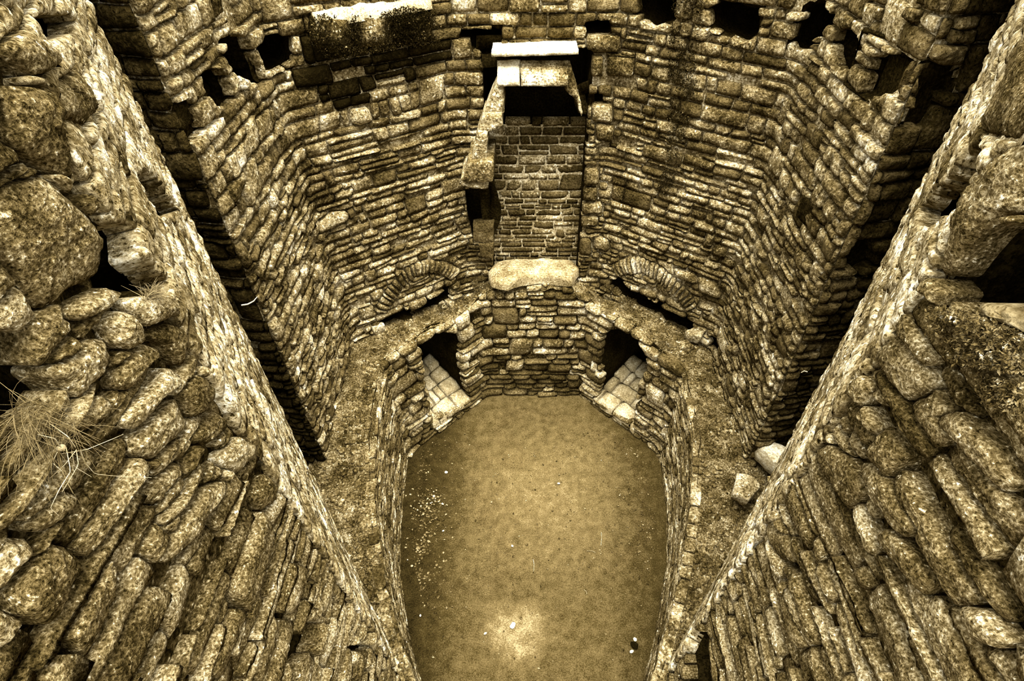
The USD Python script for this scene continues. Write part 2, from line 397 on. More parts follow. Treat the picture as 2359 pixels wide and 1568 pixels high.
    def flush(self):
        """World-space noise on all vertices at once, then one Mesh per stone."""
        if not self.stones: return
        sizes = [s[0][0].size for s in self.stones]
        cat = lambda i: np.concatenate([np.asarray(s[0][i]).ravel() for s in self.stones])
        S, Zz, D, E = cat(0), cat(1), cat(2), cat(3)
        par = lambda k: np.repeat([s[5][k] for s in self.stones], sizes)
        A1, F1, A2, F2 = par('amp'), par('freq'), par('amp2'), par('freq2')
        off = np.repeat(self.rs.uniform(0, 50, len(sizes)), sizes)
        P = self.ring(S, Zz, D)
        Q = P * F1[:, None] + off[:, None]
        nd = meshkit.fbm(Q, 3, 3) - .5
        n2 = meshkit.fbm(P * F2[:, None], 2, 9) - .5
        ns = meshkit.noise(P * F1[:, None] * 1.1 + 31.7, 5) - .5
        nz = meshkit.noise(P * F1[:, None] * 1.1 + 77.3, 6) - .5
        D = D + np.where(E, 0, A1 * nd * 1.7 + A2 * n2 * 1.6)
        P = self.ring(S + A1 * .55 * ns, Zz + A1 * .55 * nz, D)
        out, at = {}, 0
        for st, n in zip(self.stones, sizes):
            out.setdefault(str(st[1].GetPath()), []).append((P[at:at + n], st)); at += n
        for path, items in out.items():
            prim = stage.GetPrimAtPath(path)
            items.sort(key=lambda x: -x[1][4])
            taken, rest = {}, {}
            for v, st in items:
                nm = st[3]
                if taken.get(nm, 0) < 300 and st[4] > 25:
                    taken[nm] = taken.get(nm, 0) + 1
                    put(prim, nm, v, st[0][4], st[2])
                else:
                    rest.setdefault(str(st[2].GetPath()), []).append((v, st[0][4], st[2]))
            for k, lst in rest.items():
                v, f = merge([(a, b) for a, b, _ in lst])
                put(prim, 'small_stone', v, f, lst[0][2], kind='stuff')
    def core(self, z0, z1, back=1.1, cell=.05, depth=-.065, mat=None, ztop=None):
        """Mortar bed behind the stones, with the hollows driven into it and the thickness of the wall behind."""
        ring, mat = self.ring, mat or M_MORTAR
        block = shapely.union_all([h[2] for h in self.holes]) if self.holes else Polygon()
        shapely.prepare(block)
        for lo, hi, w in self.walls:
            ns, nz = max(2, int((hi - lo) / cell)), max(2, int((z1 - z0) / cell))
            s, b = np.meshgrid(np.linspace(lo, hi, ns + 1), np.linspace(0, 1, nz + 1), indexing='ij')
            z = z0 + b * ((ztop(s) if ztop else z1) - z0)
            dpt = depth(w) if callable(depth) else depth
            P = ring(s, z, dpt)
            P = ring(s, z, dpt + (meshkit.fbm(P * 9, 3, 1) - .5) * .05)
            f = grid_faces(ns + 1, nz + 1)
            if not block.is_empty:
                ins = shapely.contains_xy(block, s.ravel(), z.ravel())
                f = f[~ins[f].any(1)]
            put(w, 'mortar_bed', P.reshape(-1, 3), f, mat(w) if callable(mat) and not isinstance(mat, UsdShade.Material) else mat)
            if not back: continue
            so = np.linspace(lo, hi, 24)
            bk = back(so) if callable(back) else np.full(24, back)
            A = ring(so, np.full(24, z0), -bk); B = ring(so, np.full(24, z1), -bk); C = ring(so, np.full(24, z1), dpt)
            v = np.vstack([A, B, C]); i = np.arange(23)
            q = np.vstack([np.stack([i, i + 1, i + 25, i + 24], 1), np.stack([i + 24, i + 25, i + 49, i + 48], 1)])
            put(w, 'wall_body', v, q, M_SHADE, smooth=False)
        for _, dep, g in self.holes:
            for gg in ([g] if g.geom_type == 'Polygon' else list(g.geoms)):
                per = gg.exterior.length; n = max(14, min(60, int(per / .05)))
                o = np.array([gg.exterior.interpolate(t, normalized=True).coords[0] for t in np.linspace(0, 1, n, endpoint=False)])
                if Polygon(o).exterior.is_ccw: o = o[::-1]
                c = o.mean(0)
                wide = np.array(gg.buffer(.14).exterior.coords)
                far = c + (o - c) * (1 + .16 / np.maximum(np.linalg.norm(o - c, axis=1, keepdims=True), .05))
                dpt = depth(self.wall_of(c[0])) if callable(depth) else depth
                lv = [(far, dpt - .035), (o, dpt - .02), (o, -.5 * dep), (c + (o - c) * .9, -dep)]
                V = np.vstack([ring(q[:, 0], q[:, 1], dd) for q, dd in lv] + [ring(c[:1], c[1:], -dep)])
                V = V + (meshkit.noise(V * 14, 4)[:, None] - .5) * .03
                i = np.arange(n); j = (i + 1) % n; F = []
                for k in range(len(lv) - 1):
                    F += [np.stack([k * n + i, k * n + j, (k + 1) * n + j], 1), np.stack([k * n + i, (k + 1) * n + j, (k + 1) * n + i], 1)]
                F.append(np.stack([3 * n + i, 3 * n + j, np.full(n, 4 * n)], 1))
                put(self.wall_of(c[0]), 'socket', V, np.vstack(F), M_SHADE)

# ================================================================== the walls
WALLS = {}
def wall(name, label):
    WALLS[name] = thing(name, label, 'wall', kind='structure')
    return WALLS[name]
w_ul = wall('wall_upper_left', 'upper left side wall of thin stone courses between the dark passage slot and the left corner')
w_ulc = wall('wall_upper_left_chamfer', 'upper slanting wall left of the fireplace with a relieving arch at its foot and a mossy sill above')
w_ub = wall('wall_upper_back', 'upper back wall of squared stones around the ruined fireplace')
w_urc = wall('wall_upper_right_chamfer', 'upper slanting wall right of the fireplace with a relieving arch at its foot and a mossy streak')
w_ur = wall('wall_upper_right', 'upper right side wall of bulging stone courses under a row of beam sockets')
w_ll = wall('wall_lower_left', 'lower left side wall of fine narrow courses beside the earth floor')
w_llc = wall('wall_lower_left_chamfer', 'lower slanting wall with the left of the two arched loop openings')
w_lb = wall('wall_lower_back', 'lower back wall of even rounded courses below the hearth slab')
w_lrc = wall('wall_lower_right_chamfer', 'lower slanting wall with the right of the two arched loop openings')
w_lr = wall('wall_lower_right', 'lower right side wall of fine narrow courses beside the earth floor')
w_nl = wall('wall_near_left', 'near left wall of large rough lichened blocks with a grass tuft')
w_nlr = wall('wall_near_left_return', 'pale weathered return of the near left wall seen edge-on beside the slot')
w_nr = wall('wall_near_right', 'near right wall of long rough blocks below a large dark opening')
w_nrr = wall('wall_near_right_return', 'pale weathered return of the near right wall seen edge-on beside the slot')

# ---- upper ring: jamb of the left slot, side, chamfer, fireplace wall, chamfer, side, jamb of the right slot
UP = [(-3.9, 4.42), (-2.62, 4.20), (-2.70, 6.22), (-1.02, 7.47), (1.06, 7.47), (2.72, 6.24), (2.66, 4.12), (3.9, 4.36)]
up = Ring(UP, UP, 1.6, 7.4, fillet=.07)
U = up.S
up.front = .015
upper = Masonry(up, [(0, U[2], w_ul), (U[2], U[3], w_ulc), (U[3], U[4], w_ub), (U[4], U[5], w_urc), (U[5], up.L, w_ur)], 11)
sockets = [
    [(395, 255), (430, 232), (455, 240), (474, 300), (430, 308), (405, 285)],
    [(480, 168), (520, 165), (542, 205), (538, 240), (500, 237), (480, 200)],
    [(525, 92), (560, 86), (582, 110), (612, 175), (600, 190), (555, 172), (525, 130)],
    [(606, 92), (640, 82), (670, 92), (672, 140), (640, 160), (612, 152)],
    [(1062, 80), (1090, 68), (1152, 74), (1150, 118), (1112, 122), (1085, 95)],
    [(1352, 55), (1402, 51), (1404, 76), (1355, 77)],
    [(1468, -8), (1547, -8), (1547, 45), (1500, 60), (1473, 32)],
    [(1638, 20), (1665, 10), (1700, 20), (1742, 26), (1737, 78), (1715, 94), (1660, 72), (1640, 52)],
    [(1868, 14), (1907, 18), (1902, 55), (1862, 107), (1830, 112), (1832, 75)],
    [(1918, 80), (1950, 70), (1972, 98), (1952, 152), (1925, 157), (1913, 120)],
    [(2000, 138), (2025, 123), (2077, 148), (2067, 187), (2020, 220), (1983, 207), (1993, 170)],
    [(2120, 148), (2150, 143), (2174, 190), (2167, 250), (2142, 294), (2083, 284), (2108, 250), (2123, 200)],
    [(1352, 222), (1385, 220), (1386, 234), (1354, 236)],
    [(1960, 575), (2005, 560), (2010, 610), (1985, 625), (1960, 615)],
]
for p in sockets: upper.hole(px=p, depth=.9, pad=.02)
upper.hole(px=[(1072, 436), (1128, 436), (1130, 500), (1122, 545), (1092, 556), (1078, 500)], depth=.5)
# the slots under the walls' foot beneath the arches
upper.hole(px=[(852, 790), (880, 738), (905, 728), (965, 711), (1043, 657), (1040, 692), (962, 746), (904, 788), (856, 812)], depth=.7)
upper.hole(px=[(1390, 640), (1430, 646), (1445, 664), (1502, 695), (1536, 712), (1588, 738), (1600, 768), (1576, 778), (1520, 742), (1440, 700)], depth=.7)
upper.hole(px=[(1630, 775), (1652, 785), (1652, 815), (1632, 800)], depth=.4)
# fireplace opening and the flue above it
cF = (U[3] + U[4]) / 2
upper.hole(g=Polygon([(cF - .66, 2.2), (cF + .70, 2.2), (cF + .70, 5.9), (cF - .66, 5.9)]), depth=1.0)

# relieving arches: voussoirs on edge
def arch(px_in, px_out, n, mat=M_STONE):
    a, b = up.sz(px_in), up.sz(px_out)
    ta, tb = [np.r_[0, np.cumsum(np.hypot(*np.diff(x, axis=0).T))] for x in (a, b)]
    rs = np.random.RandomState(n)
    t = np.linspace(0, 1, n + 1) + np.r_[0, rs.uniform(-.25, .25, n - 1) / n, 0]
    ev = lambda x, tx, tt: np.stack([np.interp(tt * tx[-1], tx, x[:, i]) for i in (0, 1)], 1)
    A, B = ev(a, ta, t), ev(b, tb, t)
    for i in range(n):
        upper.special(g=Polygon([A[i], A[i + 1], B[i + 1], B[i]]), proj=.03 + .02 * rs.rand(), bulge=.03, name='voussoir', mat=mat, shrink=.010)
arch([(892, 722), (908, 695), (930, 665), (958, 640), (990, 630), (1020, 636), (1038, 648)], [(860, 718), (875, 688), (900, 650), (940, 612), (985, 596), (1035, 604), (1062, 620)], 21)
arch([(1425, 640), (1450, 633), (1480, 632), (1510, 648), (1545, 677), (1565, 700), (1580, 720)], [(1408, 608), (1440, 592), (1475, 590), (1520, 612), (1560, 645), (1592, 675), (1608, 705)], 21)
# larger squared stones of note
for p, m in [([(285 + 700, 1), (0, 0), (0, 0)], None)][:0]: pass
upper.special(px=[(740, 510), (765, 487), (800, 485), (806, 505), (760, 530), (735, 545)], mat=M_STONE, proj=.05)
upper.special(px=[(806, 250), (850, 246), (862, 278), (830, 290), (808, 285)], mat=M_PALE, proj=.04)
upper.special(px=[(895, 232), (918, 222), (930, 262), (908, 270)], mat=M_PALE, proj=.03)
upper.special(px=[(1326, 388), (1380, 388), (1382, 425), (1328, 430)], proj=.05)
upper.special(px=[(1324, 432), (1378, 430), (1376, 462), (1324, 464)], proj=.05)
upper.special(px=[(1322, 466), (1388, 464), (1388, 492), (1322, 494)], proj=.05)
upper.special(px=[(1322, 496), (1380, 496), (1378, 520), (1322, 522)], proj=.05)
upper.special(px=[(1320, 546), (1362, 546), (1364, 590), (1320, 584)], proj=.05, mat=M_DARK)
upper.special(px=[(1365, 540), (1402, 552), (1402, 582), (1366, 574)], proj=.04)
upper.special(px=[(1350, 80), (1430, 80), (1430, 122), (1350, 124)], proj=.05)
upper.special(px=[(1362, 240), (1412, 240), (1412, 285), (1362, 280)], proj=.05)
upper.special(px=[(1370, 282), (1415, 290), (1412, 330), (1372, 322)], proj=.05)
upper.special(px=[(1328, 127), (1392, 127), (1390, 178), (1330, 176)], proj=.05)
upper.special(px=[(1398, 128), (1460, 132), (1458, 180), (1396, 178)], proj=.05)
upper.special(px=[(1545, 615), (1600, 630), (1612, 655), (1560, 640)], proj=.05)
upper.special(px=[(1605, 635), (1650, 650), (1662, 690), (1610, 672)], proj=.05)

for q_ in ([(712, 30), (810, 24), (815, 112), (740, 122), (715, 90)], [(812, 24), (900, 18), (905, 104), (816, 112)], [(902, 18), (988, 20), (998, 96), (906, 104)]):
    upper.special(px=q_, proj=.06, bulge=.10, mat=M_MOSS, shrink=.0)
black_patch = upper.ring.poly([(712, 95), (740, 120), (1000, 98), (1000, 120), (985, 152), (900, 172), (858, 215), (840, 240), (745, 235), (725, 180)])
black_patch = black_patch.buffer(.07)
shapely.prepare(black_patch)
def up_mat(s, z, rs):
    if shapely.contains_xy(black_patch, s, z): return M_BLACK  # stones below the sill turn black inside this outline
    if U[3] - .1 < s < U[4] + .1: return M_DARK if rs.rand() < .35 else M_STONE
    r = rs.rand()
    if s < U[1] or s > U[6] + .26: return M_JAMB  # slot shade painted into the jamb stones, blacker deeper in
    if s > U[6]: return M_DARK
    return M_DARK if r < .12 else (M_PALE if r < (.16 if s < U[2] else .10) else M_STONE)
def up_h(z): return (.075, .112) if z < 3.5 else ((.085, .132) if z < 5 else (.11, .175))
def up_l(s, z):
    a, b = (.15, .38) if z < 4.2 else (.18, .46)
    if s < U[2] - .2 or s > U[5] + .2: a, b = a * .85, b * .78
    return a, b
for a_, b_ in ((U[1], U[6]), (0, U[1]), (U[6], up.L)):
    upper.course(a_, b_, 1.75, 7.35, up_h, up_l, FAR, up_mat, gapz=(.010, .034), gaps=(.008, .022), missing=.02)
upper.core(1.6, 7.38, depth=-.045, back=lambda s: np.where((s < U[1] + .75) | (s > U[6] - .75), .12, 1.3))
upper.flush()

# ---- lower ring
LOW = [(-1.02, 1.55), (-1.26, 1.95), (-1.62, 2.75), (-1.93, 3.7), (-2.07, 4.8), (-2.12, 5.76), (-.85, 7.1), (.85, 7.1), (2.16, 5.76), (2.10, 4.7), (1.95, 3.8), (1.62, 2.8), (1.24, 1.95), (1.02, 1.55)]
low = Ring(LOW, LOW, -.05, 3.2, fillet=.07)
V = low.S
lower = Masonry(low, [(0, V[5], w_ll), (V[5], V[6], w_llc), (V[6], V[7], w_lb), (V[7], V[8], w_lrc), (V[8], low.L, w_lr)], 23)
edge_px = np.array([(862, 1000), (874, 900), (891, 832), (940, 798), (985, 764), (1050, 742), (1096, 702), (1130, 672), (1165, 662), (1235, 660), (1310, 660), (1345, 682), (1372, 712),
                    (1435, 745), (1480, 775), (1520, 812), (1556, 838), (1582, 920), (1602, 1000)])
eg = low.sz(edge_px)
eg = eg[np.argsort(eg[:, 0])]
SK = np.arange(0, low.L + .1, .05)
TOPZ = np.interp(SK, np.r_[0, eg[0, 0] - .5, eg[:, 0], eg[-1, 0] + .5, low.L], np.r_[1.95, 1.95, eg[:, 1], 1.95, 1.95])
def ztop(s): return np.interp(s, SK, TOPZ)
loopL = [(975, 838), (972, 802), (1000, 772), (1030, 766), (1056, 770), (1062, 790), (1060, 830), (1066, 870), (1082, 917), (1050, 936), (998, 966), (990, 930), (978, 870)]
loopR = [(1390, 768), (1420, 762), (1445, 768), (1480, 800), (1490, 832), (1484, 862), (1470, 885), (1466, 915), (1458, 972), (1424, 950), (1374, 922), (1388, 870), (1380, 826), (1384, 800)]
gL = lower.hole(px=loopL, depth=1.6)
gR = lower.hole(px=loopR, depth=1.6)
print('edge', np.round(eg, 2).tolist(), 'loops', gL.bounds, gR.bounds)
# everything above the broken top edge is left open
sk = np.arange(0, low.L + .01, .05)
above = Polygon(np.vstack([np.stack([sk, ztop(sk) + .05 * (meshkit.noise(np.stack([sk * 6, sk * 0, sk * 0], -1)) - .5)], 1), [(low.L, 4), (0, 4)]]))
lower.holes.append((above, 0, above))
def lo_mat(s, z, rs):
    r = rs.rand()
    if V[6] < s < V[7]: return M_DARK if r < (.35 + .5 * (z < 1.1)) else M_STONE  # dark stones more frequent towards the bottom of the back wall
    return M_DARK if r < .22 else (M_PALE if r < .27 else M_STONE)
lower.course(V[5] - .1, V[8] + .1, -.02, 3.0, (.115, .17), lambda s, z: (.2, .48), LOWER, lo_mat, gapz=(.018, .044))
lower.course(0, V[5] - .1, -.02, 2.1, (.06, .10), lambda s, z: (.16, .36), dict(FLATW, cell=6), lo_mat)
lower.course(V[8] + .1, low.L, -.02, 2.1, (.06, .10), lambda s, z: (.16, .36), dict(FLATW, cell=6), lo_mat)
lower.holes.pop()
lower.core(-.05, 3.2, back=None, mat=M_BED, ztop=ztop)
lower.flush()

# sloping sills inside the two loops, of pale worn slabs
rsill = np.random.RandomState(5)
for g, w in ((gL, w_llc), (gR, w_lrc)):
    s0, z0, s1, z1 = g.bounds
    zl = z0 + .04
    ns, nd = 4, 4
    cut_s = np.linspace(s0 - .02, s1 + .02, ns + 1); cut_d = np.linspace(.03, -1.1, nd + 1)
    for i in range(nd):
        js = np.sort(np.r_[s0 - .03, s0 + (s1 - s0) * (np.arange(1, ns) / ns + rsill.uniform(-.17, .17, ns - 1)), s1 + .03])
        for a, b in zip(js[:-1], js[1:]):
            n = 6
            uu, vv, UU, VV, e = squircle(n, n, .25)
            ss = a + .006 + (uu + 1) / 2 * (b - a - .012)
            dd = cut_d[i] - .006 + (vv + 1) / 2 * (cut_d[i + 1] - cut_d[i] + .012)
            top = zl + .30 * (-dd) + .03 * (1 - np.abs(UU) ** 5) * (1 - np.abs(VV) ** 5) + rsill.uniform(-.03, .035) + rsill.uniform(-.03, .03) * UU
            top = np.where(e, top - .14, top)
            P = low(ss, top, dd)
            P[..., 2] += np.where(e, 0, (meshkit.fbm(P * 12, 3, 2) - .5) * .09)
            put(w, 'sill_stone', P.reshape(-1, 3), grid_faces(n + 3, n + 3)[:, ::-1], M_SMOOTH)

# ---- near walls: passage side, return (edge-on), then the big reveal towards the eye
NLb = [(-4.0, 3.72), (-2.68, 3.90), (-1.30, 1.97), (-1.30, -.7)]
NLt = [(-4.0, 3.72), (-2.68, 3.90), (-1.32, 1.50), (-1.30, -.7)]
nl = Ring(NLt[::-1], NLt[::-1], -.05, 8.45, fillet=.05)
nl = Ring(np.array(NLb)[::-1], np.array(NLt)[::-1], -.05, 8.45, fillet=.05)
nl.n = -nl.n if nl.normal(np.array([.5]))[0][0] < 0 else nl.n
NRb = [(4.0, 3.45), (2.72, 3.66), (1.30, 1.97), (1.30, -.7)]; NRt = [(4.0, 3.45), (2.72, 3.64), (1.32, 1.46), (1.30, -.7)]
nr = Ring(NRb, NRt, -.05, 8.45, fillet=.05)
nr.n = -nr.n if nr.normal(np.array([nr.L - .5]))[0][0] > 0 else nr.n
A = nl.S; B = nr.S
nl.span, nr.span = (0, A[2]), (B[1], nr.L)
nl.front = nr.front = .022
near_l = Masonry(nl, [(0, A[1], w_nl), (A[1], nl.L, w_nlr)], 31)
near_l.corner = A[1]
near_r = Masonry(nr, [(0, B[2], w_nrr), (B[2], nr.L, w_nr)], 37)
for p, d in [([(-60, 870), (-30, 800), (40, 760), (95, 770), (100, 860), (150, 890), (150, 935), (60, 965), (-60, 960)], .6),
             ([(268, 510), (330, 515), (345, 580), (405, 640), (395, 668), (320, 680), (266, 662), (258, 600)], .5),
             ([(340, 388), (365, 400), (390, 440), (422, 482), (385, 492), (350, 450), (335, 420)], .4),
             ([(100, 28), (178, 33), (187, 70), (150, 92), (118, 77)], .4),
             ([(668, 1590), (672, 1500), (700, 1455), (725, 1430), (750, 1432), (742, 1475), (707, 1530), (700, 1590)], .6),
             ([(808, 1492), (850, 1472), (864, 1490), (835, 1503)], .4)]:
    near_l.hole(px=p, depth=d)
bigL = [
    [(0, 430), (120, 400), (200, 470), (260, 540), (262, 600), (250, 640), (200, 665), (160, 700), (115, 720), (60, 640), (0, 585)],
    [(165, 728), (195, 745), (245, 715), (287, 690), (280, 668), (262, 657), (240, 672), (200, 690)],
    [(240, 740), (275, 710), (300, 715), (330, 755), (332, 790), (300, 810), (268, 790), (262, 760)],
    [(108, 850), (160, 830), (230, 775), (262, 772), (285, 820), (265, 870), (235, 890), (195, 925), (165, 890)],
    [(290, 905), (275, 885), (300, 820), (340, 785), (375, 800), (378, 815), (330, 860), (315, 895)],
    [(290, 955), (340, 905), (390, 840), (415, 860), (422, 875), (380, 915), (345, 960), (310, 995), (285, 975)],
    [(165, 985), (215, 925), (250, 905), (275, 930), (275, 950), (235, 985), (205, 1005)],
    [(318, 1010), (370, 950), (410, 910), (450, 975), (410, 1020), (365, 1060), (335, 1060), (310, 1040)],
    [(415, 905), (460, 855), (500, 895), (500, 920), (455, 965), (440, 950)],
    [(445, 1010), (475, 970), (515, 940), (550, 970), (520, 1005), (490, 1030), (455, 1025)],
    [(335, 765), (400, 735), (436, 760), (445, 810), (435, 845), (425, 845), (390, 800)],
    [(290, 690), (350, 672), (395, 670), (425, 735), (400, 730), (335, 757), (310, 720)],
    [(336, 1142), (390, 1085), (425, 1058), (443, 1070), (440, 1085), (400, 1130), (375, 1165), (345, 1165)],
    [(372, 1200), (450, 1110), (465, 1065), (480, 1065), (482, 1095), (450, 1140), (405, 1190), (385, 1218)],
    [(355, 1322), (400, 1240), (430, 1180), (480, 1120), (530, 1100), (530, 1120), (480, 1185), (455, 1240), (405, 1290)],
    [(590, 1150), (625, 1085), (655, 1115), (640, 1160), (613, 1178)],
    [(505, 1055), (560, 1000), (600, 1025), (595, 1050), (555, 1095), (530, 1080)],
    [(40, 1370), (60, 1330), (125, 1245), (165, 1260), (205, 1290), (170, 1350), (130, 1430), (100, 1445), (45, 1420)],
    [(0, 1280), (40, 1230), (85, 1235), (105, 1255), (60, 1320), (20, 1370), (0, 1385)],
    [(60, 1215), (100, 1170), (150, 1125), (190, 1135), (185, 1165), (120, 1225), (90, 1230)],
    [(0, 100), (60, 60), (110, 100), (150, 150), (90, 180), (40, 140), (0, 130)],
    [(135, 190), (190, 150), (250, 250), (220, 285), (160, 260)],
    [(130, 200), (0, 190), (20, 330), (120, 390), (190, 440), (170, 330)],
]
for i, p in enumerate(bigL):
    near_l.special(px=p, proj=.004 + .014 * (i % 3), bulge=.04 if i == 0 else .032, mat=M_NEAR, style=dict(NEAR, cell=8), shrink=.006)
near_l.course(0, A[1] - .04, -.02, 8.4, (.055, .105), lambda s, z: (.16, .52), NEAR, lambda s, z, rs: M_NEAR_DARK if rs.rand() < .14 else M_NEAR, gapz=(.006, .02), wob=.03, big=.12, split=.12)
near_l.course(A[1] - .03, A[2] + .02, 1.2, 8.4, (.07, .12), lambda s, z: (.16, .45), FLATW, lambda s, z, rs: M_STONE if rs.rand() < .25 else M_PALE, gapz=(.004, .014), missing=.03)
near_l.course(A[2] + .02, nl.L, 1.6, 8.4, (.10, .16), lambda s, z: (.2, .45), FAR, M_DARK)
near_l.core(-.05, 8.42, back=.55, mat=lambda w: M_PALE if w is w_nlr else M_BED, depth=lambda w: -.022 if w is w_nlr else -.05)
near_l.flush()

near_r.corner = B[2]
for p, d in [([(2160, 694), (2222, 590), (2262, 528), (2400, 505), (2400, 735), (2359, 712), (2290, 684), (2230, 684)], 1.0),
             ([(2240, 308), (2250, 350), (2190, 470), (2130, 522), (2105, 512), (2110, 470), (2170, 400)], .5),
             ([(1590, 1440), (1625, 1460), (1640, 1600), (1575, 1600)], .35),
             ([(1788, 1300), (1812, 1303), (1842, 1322), (1815, 1318)], .2)]:
    near_r.hole(px=p, depth=d)
bigR = [
    [(2200, 440), (2250, 380), (2300, 330), (2380, 320), (2380, 492), (2290, 498), (2235, 545), (2165, 640), (2125, 640), (2140, 600), (2175, 510)],
    [(2001, 825), (2047, 768), (2074, 779), (2147, 875), (2130, 905), (2082, 928)],
    [(1950, 905), (1978, 856), (2013, 886), (1985, 944)],
    [(1925, 930), (1955, 905), (2013, 1010), (1990, 1035), (1940, 985)],
    [(1858, 1035), (1900, 1020), (1950, 1060), (1990, 1130), (1947, 1180), (1912, 1125)],
    [(1960, 1060), (2009, 1065), (2080, 1150), (2115, 1225), (2085, 1243), (2063, 1227), (2010, 1140)],
    [(1750, 1215), (1770, 1195), (1800, 1235), (1815, 1280), (1812, 1298), (1785, 1290)],
    [(1777, 1343), (1797, 1355), (1830, 1420), (1855, 1490), (1830, 1495), (1800, 1430)],
    [(2000, 1225), (2047, 1215), (2105, 1265), (2150, 1345), (2120, 1380), (2065, 1300)],
    [(2210, 170), (2359, 60), (2380, 60), (2380, 300), (2300, 320), (2240, 300)],
    [(2150, 960), (2200, 940), (2290, 1030), (2330, 1120), (2290, 1140), (2220, 1060)],
    [(2200, 1390), (2260, 1400), (2330, 1480), (2290, 1500), (2230, 1480)],
]
near_r.special(px=[(2180, 705), (2230, 692), (2290, 692), (2400, 745), (2400, 815), (2330, 772), (2250, 738)], proj=-.01, bulge=.03, mat=M_HEARTH, style=NEAR)
for i, p in enumerate(bigR):
    near_r.special(px=p, proj=.004 + .014 * (i % 3), bulge=.04 if i == 0 else .030, mat=M_NEAR_DARK if i in (6, 7) else M_NEAR, style=dict(NEAR, cell=8), shrink=.006)
near_r.course(B[2] + .04, nr.L, -.02, 8.4, (.05, .095), lambda s, z: (.2, .62), NEAR, lambda s, z, rs: M_NEAR_DARK if rs.rand() < .14 else M_NEAR, gapz=(.006, .02), wob=.03, big=.12, split=.12)
near_r.course(B[1] - .02, B[2] + .03, 1.2, 8.4, (.07, .12), lambda s, z: (.16, .45), FLATW, lambda s, z, rs: M_STONE if rs.rand() < .2 else M_PALE, gapz=(.004, .014), missing=.03)
near_r.course(0, B[1] - .02, 1.6, 8.4, (.10, .16), lambda s, z: (.2, .45), FAR, M_DARK)
near_r.core(-.05, 8.42, back=.55, mat=lambda w: M_PALE if w is w_nrr else M_BED, depth=lambda w: -.022 if w is w_nrr else -.05)
near_r.flush()

# shade-black ends of the two slots, and unseen caps added to keep them dark
for x, w, y0, y1 in ((-3.75, w_nlr, 3.5, 4.6), (3.75, w_nrr, 3.5, 4.6)):
    b = trimesh.creation.box(bounds=[[min(x, x * 1.08), y0, 0], [max(x, x * 1.08), y1, 8.4]])
    put(w, 'passage_end', b.vertices, b.faces, M_SHADE, smooth=False)
    xi = math.copysign(2.72, x)
    c = trimesh.creation.box(bounds=[[min(x, xi), 3.5, 7.42], [max(x, xi), 4.6, 7.7]])
    put(w, 'passage_lintel', c.vertices, c.faces, M_DARK, smooth=False)

# ------------------------------------------------------------------ floor
fx, fy = np.meshgrid(np.arange(-2.7, 2.71, .045), np.arange(-1.0, 7.4, .045), indexing='ij')
P = np.stack([fx, fy, 0 * fx], -1)
P[..., 2] = (meshkit.fbm(P * 1.3, 3, 2) - .5) * .06 + (meshkit.fbm(P * 11, 2, 4) - .5) * .018
put(None, 'floor', P.reshape(-1, 3), grid_faces(*fx.shape), M_FLOOR, label='trodden brown earth floor at the foot of the tower, worn paler along its middle', category='floor', kind='structure')
th = np.linspace(0, 2 * np.pi, 48, endpoint=False)
g = np.vstack([np.stack([60 * np.cos(th), 60 * np.sin(th), 0 * th - .25], 1), [[0, 0, -.25]]])
i = np.arange(48); put(None, 'ground', g, np.stack([i, (i + 1) % 48, np.full(48, 48)], 1), M_FIELD, smooth=False, label='grass field around the foot of the tower outside the walls', category='ground', kind='structure')

# ------------------------------------------------------------------ ledge: top of the lower wall
ledge = thing('ledge', 'rubble covered ledge on top of the lower walls running round below the upper walls', 'ledge', kind='structure')
LO = [(-1.25, 1.45), (-1.50, 1.94), (-1.95, 2.70), (-2.80, 3.70), (-2.95, 4.8), (-2.95, 6.35), (-1.02, 7.75), (1.02, 7.75), (2.95, 6.35), (2.95, 4.7), (2.90, 3.45), (2.02, 2.65), (1.55, 1.90), (1.25, 1.45)]
lo_in = lambda s: low(s, 0 * s, -.02)[:, :2]
So = np.array(V)
def lo_out(s):
    return np.stack([np.interp(s, So, np.array(LO)[:, k]) for k in (0, 1)], 1)
sl = np.linspace(0, low.L, 360); wl = np.linspace(0, 1, 24)
In, Out = lo_in(sl), lo_out(sl)
P = In[:, None] * (1 - wl[None, :, None]) + Out[:, None] * wl[None, :, None]
zz = ztop(sl)[:, None] + .01 - .17 * wl[None] - .10 * (1 - np.clip(wl / .12, 0, 1)[None]) ** 2
P3 = np.concatenate([P, zz[..., None]], -1)
P3[..., 2] += (meshkit.fbm(P3 * 3.2, 3, 7) - .5) * .18 + (meshkit.fbm(P3 * 17, 2, 8) - .5) * .05
put(ledge, 'ledge_top', P3.reshape(-1, 3), grid_faces(360, 24), M_LEDGE)
def ledge_z(s, w):
    i = np.clip(np.round(s / low.L * 359).astype(int), 0, 359); j = np.clip(np.round(w * 23).astype(int), 0, 23)
    return P3[i, j]

